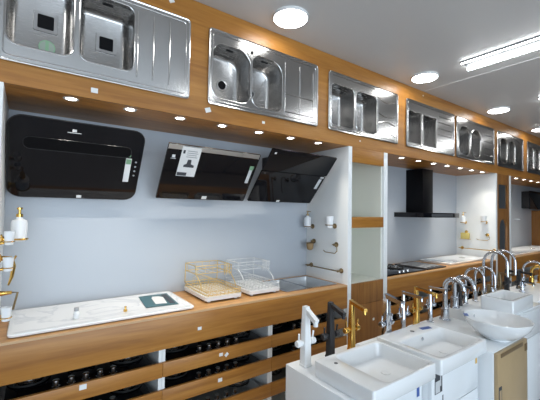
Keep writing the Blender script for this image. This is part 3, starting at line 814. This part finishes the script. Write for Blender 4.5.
towel_bar(5.06, 1.93, 2.335, 1.024, -1, 'gold', 'slim gold towel bar low on the far white upright', g2)
g3 = 'gold bathroom fittings on the left upright'
soap_dispenser(XL, 2.15, 1.40, 1, 'gold', 'white soap dispenser with a gold pump on the left upright', g3, 1.12)
b = nbm()
XT = XL
def wall_hook(y, z, label):
    t = thing('robe_hook', (XL, y, z), label, 'robe hook', g3)
    b = nbm(); rosette(b, XL, y, z, 1, 0.02, 0.045); obj('wall_mount', b, 'gold', t)
    b = nbm(); tube(b, [(XL+0.045, y, z), (XL+0.060, y, z-0.005), (XL+0.066, y, z+0.010)], 0.005, 8)
    tube(b, [(XL+0.05, y, z), (XL+0.058, y-0.008, z-0.04), (XL+0.052, y-0.015, z-0.09), (XL+0.040, y-0.02, z-0.13)], [0.006, 0.010, 0.008, 0.004], 8)
    obj('hook', b, 'gold', t)
wall_hook(2.10, 1.25, 'gold robe hook with a long tongue on the left upright, below the soap dispenser')
t = thing('swing_towel_rail', (XL, 2.10, 1.08), 'gold swing arm low on the left upright, above the marble sink', 'towel rail', g3)
b = nbm(); rosette(b, XL, 2.10, 1.08, 1, 0.02, 0.05); obj('wall_mount', b, 'gold', t)
b = nbm(); tube(b, [(XL+0.05, 2.10, 1.08), (XL+0.078, 2.10, 1.078), (XL+0.062, 2.08, 1.00)], 0.005, 8); obj('swing_rod', b, 'bronze', t)
for z, lb in ((1.364, 'white tumbler in a gold holder at the left edge, in front of the soap dispenser'), (1.245, 'white tumbler in a gold holder at the left edge, in front of the robe hook'), (1.02, 'white tumbler in a gold holder at the left edge, lowest, by the swing arm')):
    tumbler(XL, 1.955, z, 1, 'gold', lb, g3, 0.62)

# ---------------------------------------------------------------- second and third worktops
def flat_hob(x0, x1, y0, y1, label):
    t = thing('gas_hob', ((x0+x1)/2, (y0+y1)/2, ZT), label, 'hob', 'gas hobs lying on the second worktop')
    obj('glass_top', B(x0, x1, y0, y1, ZT+0.0005, ZT+0.012, bev=0.003), 'blackglass', t)
    for fx in (0.27, 0.73):
        x = x0+(x1-x0)*fx; y = (y0+y1)/2+0.03
        b = nbm(); lathe(b, [(0.055, 0.0), (0.055, 0.008), (0.035, 0.012), (0.035, 0.018)], (x, y, ZT+0.0122), 20); br = obj('burner', b, 'steel_b', t)
        b = nbm(); R = 0.085
        tube(b, [(x+R*math.cos(q*PI/10), y+R*math.sin(q*PI/10), ZT+0.018) for q in range(20)], 0.005, 6, closed=True)
        for q in range(4):
            an = q*PI/2; tube(b, [(x+R*math.cos(an), y+R*math.sin(an), ZT+0.018), (x+R*math.cos(an), y+R*math.sin(an), ZT+0.038), (x+0.03*math.cos(an), y+0.03*math.sin(an), ZT+0.038)], 0.005, 6)
        obj('pan_support', b, 'iron', br)
    for k in range(3):
        b = nbm(); lathe(b, [(0.017, 0), (0.015, 0.018)], (x0+(x1-x0)*(0.4+0.1*k), y0+0.04, ZT+0.0122), 14); obj('knob', b, 'steel_lip', t)
    return t
flat_hob(2.74, 3.44, 1.955, 2.375, 'black glass gas hob on the second worktop against the white upright')
obj_ = thing('grill_plate', (3.67, 2.15, ZT), 'dark grey hob plate on the second worktop, right of the black gas hob', 'hob', 'gas hobs lying on the second worktop')
obj('plate', B(3.475, 3.86, 1.955, 2.36, ZT+0.0005, ZT+0.014, bev=0.004), 'mattblack', obj_)
b = nbm()
for k in range(4): box(b, 3.51+0.085*k, 3.55+0.085*k, 2.0, 2.32, ZT+0.0142, ZT+0.018)
obj('ribs', b, 'grey', obj_)
def white_board(x0, x1, y0, y1, label):
    t = thing('white_sink', ((x0+x1)/2, (y0+y1)/2, ZT), label, 'sink')
    cx, cy, hx, hy = (x0+x1)/2, (y0+y1)/2, (x1-x0)/2, (y1-y0)/2
    b = nbm()
    loft(b, [[(u, v, ZT+0.0005) for u, v in rr(cx, cy, hx-0.01, hy-0.01, 0.03, 5)], [(u, v, ZT+0.022) for u, v in rr(cx, cy, hx, hy, 0.03, 5)], [(u, v, ZT+0.026) for u, v in rr(cx, cy, hx-0.005, hy-0.005, 0.028, 5)],
             [(u, v, ZT+0.026) for u, v in rr(cx, cy, hx-0.018, hy-0.018, 0.02, 5)], [(u, v, ZT+0.020) for u, v in rr(cx, cy, hx-0.026, hy-0.026, 0.02, 5)]])
    obj('board', b, 'ceramic', t)
    b = nbm()
    for k in range(5): box(b, x0+0.06+0.03*k, x0+0.066+0.03*k, y0+0.07, y1-0.07, ZT+0.0202, ZT+0.0225)
    obj('drainer_ridges', b, 'ceramic', t)
    b = nbm(); lathe(b, [(0.04, 0.0203), (0.038, 0.024), (0.02, 0.0235)], (x0+(x1-x0)*0.7, cy, ZT), 20); obj('drain', b, 'steel_lip', t)
white_board(4.02, 5.02, 1.985, 2.385, 'white sink board at the right end of the second worktop')
white_board(5.80, 7.90, 1.945, 2.40, 'long white sink board on the furthest worktop, under the far black hood')

# ---------------------------------------------------------------- vanity cabinets and basins
def vanity(x0, x1, y0, y1, z1, label, doors=1, dmat='lacquer'):
    t = thing('vanity_cabinet', ((x0+x1)/2, (y0+y1)/2, 0), label, 'vanity cabinet', 'bathroom vanity cabinets')
    obj('carcass', B(x0, x1, y0+0.019, y1, 0.07, z1, bev=0.0015), 'lacquer', t)
    obj('plinth', B(x0+0.015, x1-0.015, y0+0.05, y1-0.02, 0.0, 0.0695), 'grey', t)
    w = (x1-x0)/doors
    for k in range(doors):
        d = obj('door', B(x0+w*k+0.0015, x0+w*(k+1)-0.0015, y0, y0+0.0185, 0.085, z1-0.20, bev=0.002), dmat, t)
    obj('drawer', B(x0+0.0015, x1-0.0015, y0, y0+0.0185, z1-0.196, z1-0.010, bev=0.002), dmat, t)
    return t
v1 = vanity(1.092, 1.600, 0.93, 1.365, 0.725, 'white vanity cabinet nearest the camera with the white tap standing on it')
v2 = vanity(1.606, 2.095, 0.885, 1.345, 0.725, 'white vanity cabinet second in the row, with black and white labels on its front')
# stickers on the fronts
stn = nbm(); plate(stn, rect(1.553, 1.575, 0.615, 0.665), (0, 0.9295, 0), (1, 0, 0), (0, 0, 1), 0.001); obj('energy_label', stn, 'blue', v1)
def lab(parent, x0, x1, z0, z1, y, mat, name='label_sticker', th=0.0008):
    b = nbm(); plate(b, rect(x0, x1, z0, z1), (0, y, 0), (1, 0, 0), (0, 0, 1), th); return obj(name, b, mat, parent)
s = lab(v2, 1.634, 1.704, 0.620, 0.722, 0.8848, 'ink'); lab(s, 1.638, 1.680, 0.624, 0.680, 0.8839, 'lightgrey', 'label_print'); lab(s, 1.683, 1.692, 0.650, 0.718, 0.8839, 'lightgrey', 'label_print')
lab(v2, 1.706, 1.714, 0.50, 0.60, 0.8848, 'ink')
lab(v2, 2.062, 2.082, 0.665, 0.70, 0.8848, 'amber')

def basin(x0, x1, y0, y1, z0, z1, ox0, ox1, oy0, oy1, label, r=0.012, ri=0.03, depth=0.055, slope=(0.05,)*4):
    t = thing('wash_basin', ((x0+x1)/2, (y0+y1)/2, z0), label, 'wash basin', 'white wash basins')
    cx, cy, hx, hy = (x0+x1)/2, (y0+y1)/2, (x1-x0)/2, (y1-y0)/2
    ax, ay, gx, gy = (ox0+ox1)/2, (oy0+oy1)/2, (ox1-ox0)/2, (oy1-oy0)/2
    b = nbm(); N_ = 6
    loft(b, [[(u, v, z0+0.0004) for u, v in rr(cx, cy, hx-0.004, hy-0.004, r, N_)], [(u, v, z0+0.006) for u, v in rr(cx, cy, hx, hy, r, N_)], [(u, v, z1-0.004) for u, v in rr(cx, cy, hx, hy, r, N_)],
             [(u, v, z1-0.001) for u, v in rr(cx, cy, hx-0.001, hy-0.001, r, N_)], [(u, v, z1) for u, v in rr(cx, cy, hx-0.004, hy-0.004, r, N_)],
             [(u, v, z1) for u, v in rr(ax, ay, gx+0.003, gy+0.003, ri, N_)], [(u, v, z1-0.003) for u, v in rr(ax, ay, gx-0.001, gy-0.001, ri, N_)],
             *[[(u, v, z1-depth*dz) for u, v in rr(ax+(slope[0]-slope[1])*q/2, ay+(slope[2]-slope[3])*q/2, gx-(slope[0]+slope[1])*q/2, gy-(slope[2]+slope[3])*q/2, ri+0.01*q, N_)] for dz, q in ((0.5, 0.55), (0.86, 0.9), (0.95, 1.05), (0.99, 1.35), (1.0, 1.7))]])
    obj('bowl', b, 'ceramic', t)
    b = nbm(); lathe(b, [(0.022, 0.0003), (0.021, 0.003), (0.012, 0.004)], (ax+0.03, ay, z1-depth), 20); obj('drain', b, 'ceramic', t)
    return t
b1 = basin(1.122, 1.585, 0.850, 1.190, 0.7255, 0.800, 1.225, 1.572, 0.864, 1.168, 'thick square white basin nearest the camera, in front of the gold tap', ri=0.035, depth=0.072, slope=(0.09, 0.008, 0.012, 0.012))
b = nbm(); lathe(b, [(0.009, 0.0002), (0.009, 0.0012)], (1.185, 1.110, 0.800), 18); obj('tap_hole', b, 'ink', b1)
b2 = basin(1.625, 2.115, 0.846, 1.220, 0.7255, 0.800, 1.660, 2.095, 0.868, 1.100, 'white basin second in the row with a blue sticker on its back ledge', ri=0.03, depth=0.070, slope=(0.10, 0.02, 0.03, 0.02))
b = nbm(); plate(b, [(1.955, 1.135), (2.035, 1.118), (2.05, 1.150), (1.97, 1.168)], (0, 0, 0.8002), (1, 0, 0), (0, 1, 0), 0.0008); obj('label_sticker', b, 'blue', b2)
b = nbm(); lathe(b, [(0.013, 0.0002), (0.013, 0.0012)], (1.88, 1.155, 0.800), 18); obj('tap_hole', b, 'ink', b2)
b = nbm(); lathe(b, [(0.010, 0.0), (0.010, -0.004)], (1.875, 1.088, 0.778), 16, 'Y'); obj('overflow', b, 'chrome', b2)

# third vanity: white body, bronze tan door with a recessed grip
v3 = thing('vanity_cabinet', (2.347, 1.07, 0), 'white vanity cabinet with a tan brown door, under the round bowl', 'vanity cabinet', 'bathroom vanity cabinets')
x0, x1, y0, y1, z1 = 2.122, 2.572, 0.800, 1.340, 0.735
obj('carcass', B(x0, x1, y0+0.020, y1, 0.10, z1, bev=0.0015), 'lacquer', v3)
obj('plinth', B(x0+0.02, x1-0.02, y0+0.06, y1-0.02, 0.0, 0.0995), 'grey', v3)
dr = obj('door', B(x0+0.012, x1-0.001, y0, y0+0.0195, 0.16, z1-0.006, bev=0.003), 'tan', v3)
b = nbm(); box(b, x0+0.05, x0+0.37, y0-0.004, y0-0.0002, z1-0.034, z1-0.012, bev=0.0015); obj('grip', b, 'tan_d', dr)
for z in (z1-0.075, 0.21): obj('hinge_cap', B(x1-0.045, x1-0.006, y0-0.003, y0-0.0002, z, z+0.045, bev=0.001), 'tan_d', dr)
s = obj('label_sticker', B(x0+0.022, x0+0.062, y0-0.0014, y0-0.0002, 0.46, 0.545), 'ink', dr); obj('label_print', B(x0+0.030, x0+0.054, y0-0.0022, y0-0.0015, 0.468, 0.525), 'tan', s)
# oval bowl basin
bw = thing('bowl_basin', (2.385, 0.895, 0.7355), 'round white bowl basin standing on the cabinet with the tan door', 'wash basin', 'white wash basins')
b = nbm(); c = (2.385, 0.895, 0.7355)
lathe(b, [(0.066, 0.0), (0.070, 0.003), (0.070, 0.010), (0.092, 0.020), (0.136, 0.050), (0.168, 0.086), (0.183, 0.120), (0.184, 0.125), (0.181, 0.1275), (0.176, 0.125),
          (0.160, 0.090), (0.126, 0.056), (0.08, 0.034), (0.03, 0.028)], c, 56)
obj('bowl', b, 'ceramic', bw)
b = nbm(); lathe(b, [(0.024, 0.0282), (0.023, 0.032), (0.012, 0.033)], c, 20); obj('drain', b, 'chrome', bw)
b = nbm(); P = Vector((2.36, 1.088, 0.900)); plate(b, rect(-0.03, 0.03, -0.012, 0.012), (2.285, 1.035, 0.8635), (0.85, 0.53, 0), (-0.53, 0.85, 0), 0.001)
obj('label_sticker', b, 'blue', bw)
b = nbm(); lathe(b, [(0.009, 0.0), (0.009, -0.003)], (2.40, 1.037, 0.838), 14, 'Y'); obj('overflow', b, 'chrome', bw)
# fourth vanity with box vessel
v4 = vanity(2.622, 3.400, 0.935, 1.345, 0.79, 'white vanity cabinet behind the round bowl, with the square box basin on it', 2)
b4 = basin(2.800, 3.190, 0.950, 1.165, 0.7905, 0.890, 2.830, 3.160, 0.975, 1.140, 'square white box basin on the cabinet behind the round bowl', r=0.012, ri=0.02, depth=0.07, slope=(0.015,)*4)
b = nbm(); plate(b, [(2.95, 0.986), (3.06, 0.986), (3.06, 1.0), (2.95, 1.0)], (0, 0, 0.872), (1, 0, 0), (0, 1, 0.6), 0.001); obj('label_sticker', b, 'grey', b4)
v5 = vanity(3.405, 4.60, 0.975, 1.345, 0.79, 'long white vanity cabinet furthest along the row, under the gold arched tap', 2)

# ---------------------------------------------------------------- taps
def sq_tube(bm, p0, p1, w, h):
    p0, p1 = Vector(p0), Vector(p1); d = (p1-p0).normalized()
    u = d.cross(Vector((0, 0, 1)))
    u = u.normalized() if u.length > 1e-3 else Vector((1, 0, 0))
    v = u.cross(d).normalized()
    loft(bm, [[p + u*a*w/2 + v*c*h/2 for a, c in ((-1, -1), (1, -1), (1, 1), (-1, 1))] for p in (p0, p1)])
def angular_tap(mat, x, z0, y, label, zt, tip, wb=0.034, kz=0.115, reach=0.054, sq=True, lev=0.05, loop=False):
    t = thing('mixer_tap', (x, y, z0), label, 'tap', 'basin mixer taps in the row')
    b = nbm()
    if sq:
        w = wb/2
        loft(b, [[(x+u*w*f, y+v*w*f, z) for u, v in rr(0, 0, 1, 1, 0.25, 3)] for f, z in ((1.15, z0+0.0004), (1.15, z0+0.006), (1.0, z0+0.010), (0.92, z0+0.13), (0.66, zt-0.004), (0.62, zt))])
    else:
        lathe(b, [(wb*0.75, 0.0004), (wb*0.75, 0.008), (wb*0.5, 0.012), (wb*0.5, kz+0.02), (wb*0.36, kz+0.03), (wb*0.36, zt-z0)], (x, y, z0), 20)
    obj('body', b, mat, t)
    b = nbm()
    w = wb*0.62
    sq_tube(b, (x, y+0.008, zt-0.010), tip, w*0.9, w*0.85)
    tp = Vector(tip)
    cyl(b, tp+Vector((0, 0.008, -0.002)), tp+Vector((0, 0.006, -0.022)), w*0.42, n=14)
    obj('spout', b, mat, t)
    for s in (-1, 1):
        b = nbm()
        cyl(b, (x, y, z0+kz), (x+s*reach*0.7, y, z0+kz), 0.010, n=14)
        lathe(b, [(0.010, s*reach*0.55), (0.0165, s*reach*0.6), (0.0175, s*reach*1.0), (0.014, s*reach*1.12)], (x, y, z0+kz), 18, 'X')
        k = obj('valve', b, mat, t)
        b = nbm(); xk = x+s*reach*0.85
        tube(b, [(xk, y, z0+kz+0.012), (xk+s*0.002, y-0.004, z0+kz+lev)], [0.0042, 0.0052], 8)
        obj('lever', b, mat, k)
    return t
angular_tap('whitefa', 1.166, 0.7255, 1.30, 'white angular tap, first of the row, on the corner of the nearest cabinet', 1.020, (1.160, 1.215, 0.962), wb=0.044)
angular_tap('mattblack', 1.343, 0.7255, 1.30, 'matt black angular tap standing between the white and the gold taps', 1.016, (1.335, 1.195, 0.975), wb=0.038)
angular_tap('gold', 1.512, 0.7255, 1.30, 'gold tap with a slanted spout, nearest the camera of the gold ones', 1.004, (1.452, 1.155, 0.988), wb=0.034)
angular_tap('chrome', 1.772, 0.7255, 1.255, 'thick chrome tap standing right of the slanted gold tap', 1.014, (1.742, 1.130, 0.990), wb=0.046)
angular_tap('chrome', 2.013, 0.7255, 1.30, 'slim chrome tap with a flat bar spout, left of the second gold tap', 0.992, (1.975, 1.145, 0.985), wb=0.032, sq=False)
angular_tap('gold', 2.165, 0.7355, 1.30, 'tall gold tap with a flat bar spout among the chrome taps', 1.004, (2.135, 1.140, 0.985), wb=0.034)
angular_tap('chrome', 2.340, 0.7355, 1.30, 'slim chrome tap behind the round bowl, right of the second gold tap', 0.985, (2.285, 1.16, 0.99), wb=0.032, sq=False)

def goose_tap(mat, x, y, z0, ztop, reach, label, r=0.011, tx=0.0, drop=0.05, lever=True, cat_group='arched mixer taps in the row'):
    t = thing('arched_tap', (x, y, z0), label, 'tap', cat_group)
    b = nbm(); lathe(b, [(r*2.3, 0.0004), (r*2.3, 0.006), (r*1.7, 0.010), (r*1.6, 0.075), (r*1.1, 0.082), (r*1.1, 0.09)], (x, y, z0), 20); bd = obj('body', b, mat, t)
    R = reach/2; zc = ztop-R*1.05
    pts = [(x, y, z0+0.085), (x, y, zc)]
    for k in range(1, 13):
        a = PI*k/12; pts.append((x+tx*(1-math.cos(a))/2, y-R*(1-math.cos(a)), zc+R*1.05*math.sin(a)))
    pts.append((x+tx, y-reach, zc-drop))
    b = nbm(); tube(b, pts, r, 12); obj('spout', b, mat, t)
    if lever:
        b = nbm(); cyl(b, (x, y, z0+0.05), (x+0.035, y, z0+0.05), 0.009, n=12); tube(b, [(x+0.034, y, z0+0.05), (x+0.045, y-0.01, z0+0.11)], 0.004, 6); obj('lever', b, mat, t)
    return t
goose_tap('chrome', 2.486, 1.27, 0.7355, 1.035, 0.13, 'low arched chrome tap behind the bowl, first of the arched ones', r=0.017, drop=0.0)
goose_tap('chrome', 2.665, 1.29, 0.7905, 1.030, 0.14, 'low arched chrome tap second of the arched ones, left of the box basin', r=0.017, drop=0.0)
goose_tap('chrome', 2.84, 1.29, 0.7905, 1.080, 0.135, 'medium arched chrome tap behind the box basin, left one', r=0.010, drop=0.09)
goose_tap('chrome', 3.01, 1.29, 0.7905, 1.076, 0.145, 'medium arched chrome tap behind the box basin, right one', r=0.010, drop=0.09)
goose_tap('chrome', 3.17, 1.29, 0.7905, 1.190, 0.175, 'tall arched chrome tap, left one of the two tallest', r=0.011, drop=0.10)
goose_tap('chrome', 3.33, 1.29, 0.7905, 1.192, 0.175, 'tall arched chrome tap, right one of the two tallest', r=0.011, drop=0.10)
goose_tap('chrome', 4.06, 1.29, 0.7905, 1.045, 0.17, 'arched chrome tap near the right edge beside the gold taps', r=0.010)
goose_tap('gold', 4.22, 1.27, 0.7905, 0.985, 0.12, 'small gold arched tap at the right edge of the picture', r=0.014)
goose_tap('gold', 4.40, 1.25, 0.7905, 0.975, 0.12, 'small gold arched tap furthest off in the row', r=0.014)
angular_tap('chrome', 3.74, 0.7905, 1.20, 'short chrome lever tap right of the box basin', 0.90, (3.72, 1.10, 0.885), wb=0.034, kz=0.05, sq=False)
angular_tap('mattblack', 3.88, 0.7905, 1.27, 'matt black tap in front of the mirrored end cabinet', 0.965, (3.86, 1.16, 0.95), wb=0.036, kz=0.07)
angular_tap('bronze', 3.13, 0.7905, 1.235, 'short bronze tap right behind the box basin', 0.92, (3.12, 1.185, 0.915), wb=0.026, kz=0.05, reach=0.03, lev=0.03)
angular_tap('mattblack', 2.762, 0.7905, 1.30, 'matt black tap between the low and medium arched taps', 0.955, (2.75, 1.20, 0.94), wb=0.034, kz=0.06, reach=0.045)

angular_tap('bronze', 3.465, 0.7905, 1.28, 'bronze tap right of the two tallest arched taps', 0.985, (3.445, 1.18, 0.975), wb=0.034, kz=0.07, reach=0.045)
angular_tap('mattblack', 3.595, 0.7905, 1.27, 'matt black tap right behind the short chrome lever tap', 1.00, (3.58, 1.17, 0.99), wb=0.036, kz=0.09)
# ---------------------------------------------------------------- price tags
def price(x, z, y, label, a=0.0, s=1.0):
    b = nbm(); c_, s_ = math.cos(a), math.sin(a)
    plate(b, rect(-0.016*s, 0.016*s, -0.0125*s, 0.0125*s), (x, y, z), (c_, 0, s_), (-s_, 0, c_), 0.0009)
    return tag(obj('price_tag', b, 'paper', loc=(x, y, z)), label, 'price tag', 'white price tags')
yt = YF-0.0003
price(0.256, 2.100, yt, 'white price tag on the bulkhead below the first sink')
price(0.884, 2.118, yt, 'tilted white price tag on the bulkhead below the left corner of the second sink', 0.35, 1.15)
price(1.300, 2.110, yt, 'small white price tag on the bulkhead below the middle of the second sink', 0.0, 0.7)
price(0.640, 2.715, yt, 'white price tag on the bulkhead above the first sink', 0.5, 1.0)
price(2.311, 2.118, yt, 'tiny white price tag on the bulkhead above the open cabinet', 0.0, 0.45)
price(0.861, 0.790, YF-0.0013, 'white price tag on the deep front of the nearest worktop', 0.0, 0.75)
price(0.249, 0.618, yt, 'white price tag on the upper slat below the marble sink', 0.0, 1.0)
price(1.009, 0.601, yt, 'white price tag on the upper slat below the gold rack, left of the tilted one', 0.0, 0.8)
price(1.048, 0.592, yt, 'tilted white price tag on the upper slat below the gold rack', 0.7, 0.8)
price(1.006, 0.446, yt, 'white price tag on the middle slat below the gold rack', 0.0, 0.9)
price(2.508, 0.565, yt, 'white price tag on the oak door of the open cabinet', 0.3, 0.8)
price(3.30, 2.725, yt, 'tiny white price tag on the bulkhead above the fourth sink', 0.0, 0.5)

# ---------------------------------------------------------------- daylight from the shop front and world
w = bpy.data.worlds.new('daylight'); sc.world = w; w.use_nodes = True
bg = w.node_tree.nodes['Background']; bg.inputs['Color'].default_value = (0.72, 0.86, 1.0, 1); bg.inputs['Strength'].default_value = 1.0
L = bpy.data.lights.new('window_daylight', 'AREA'); L.shape = 'RECTANGLE'; L.size = 5.8; L.size_y = 2.1; L.energy = 150; L.color = (0.74, 0.87, 1.0)
lo = bpy.data.objects.new('window_daylight', L); COL.objects.link(lo); lo.location = (0.05, -3.66, 1.25); lo.rotation_euler = (math.radians(90), 0, 0)

# ---------------------------------------------------------------- camera
cam = bpy.data.cameras.new('camera'); co = bpy.data.objects.new('camera', cam); COL.objects.link(co)
cam.sensor_fit = 'HORIZONTAL'; cam.sensor_width = 36.0; cam.lens = 36.0*338.0/540.0; cam.clip_start = 0.02
yaw, pitch, roll = math.radians(35.57), math.radians(1.895), math.radians(0.913)
wv = Vector((math.sin(yaw)*math.cos(pitch), math.cos(yaw)*math.cos(pitch), math.sin(pitch)))
rv = Vector((math.cos(yaw), -math.sin(yaw), 0)); uv = rv.cross(wv)
r2 = math.cos(roll)*rv + math.sin(roll)*uv; u2 = -math.sin(roll)*rv + math.cos(roll)*uv
mt = Matrix((r2, u2, -wv)).transposed().to_4x4(); mt.translation = Vector((0, 0, 1.5))
co.matrix_world = mt
sc.camera = co

vs = sc.view_settings
sc.display_settings.display_device = 'sRGB'
vs.view_transform = 'Standard'; vs.look = 'None'; vs.gamma = 1.0; vs.use_curve_mapping = False
vs.exposure = 0.24
sc.cycles.use_denoising = True
sc.cycles.max_bounces = 8
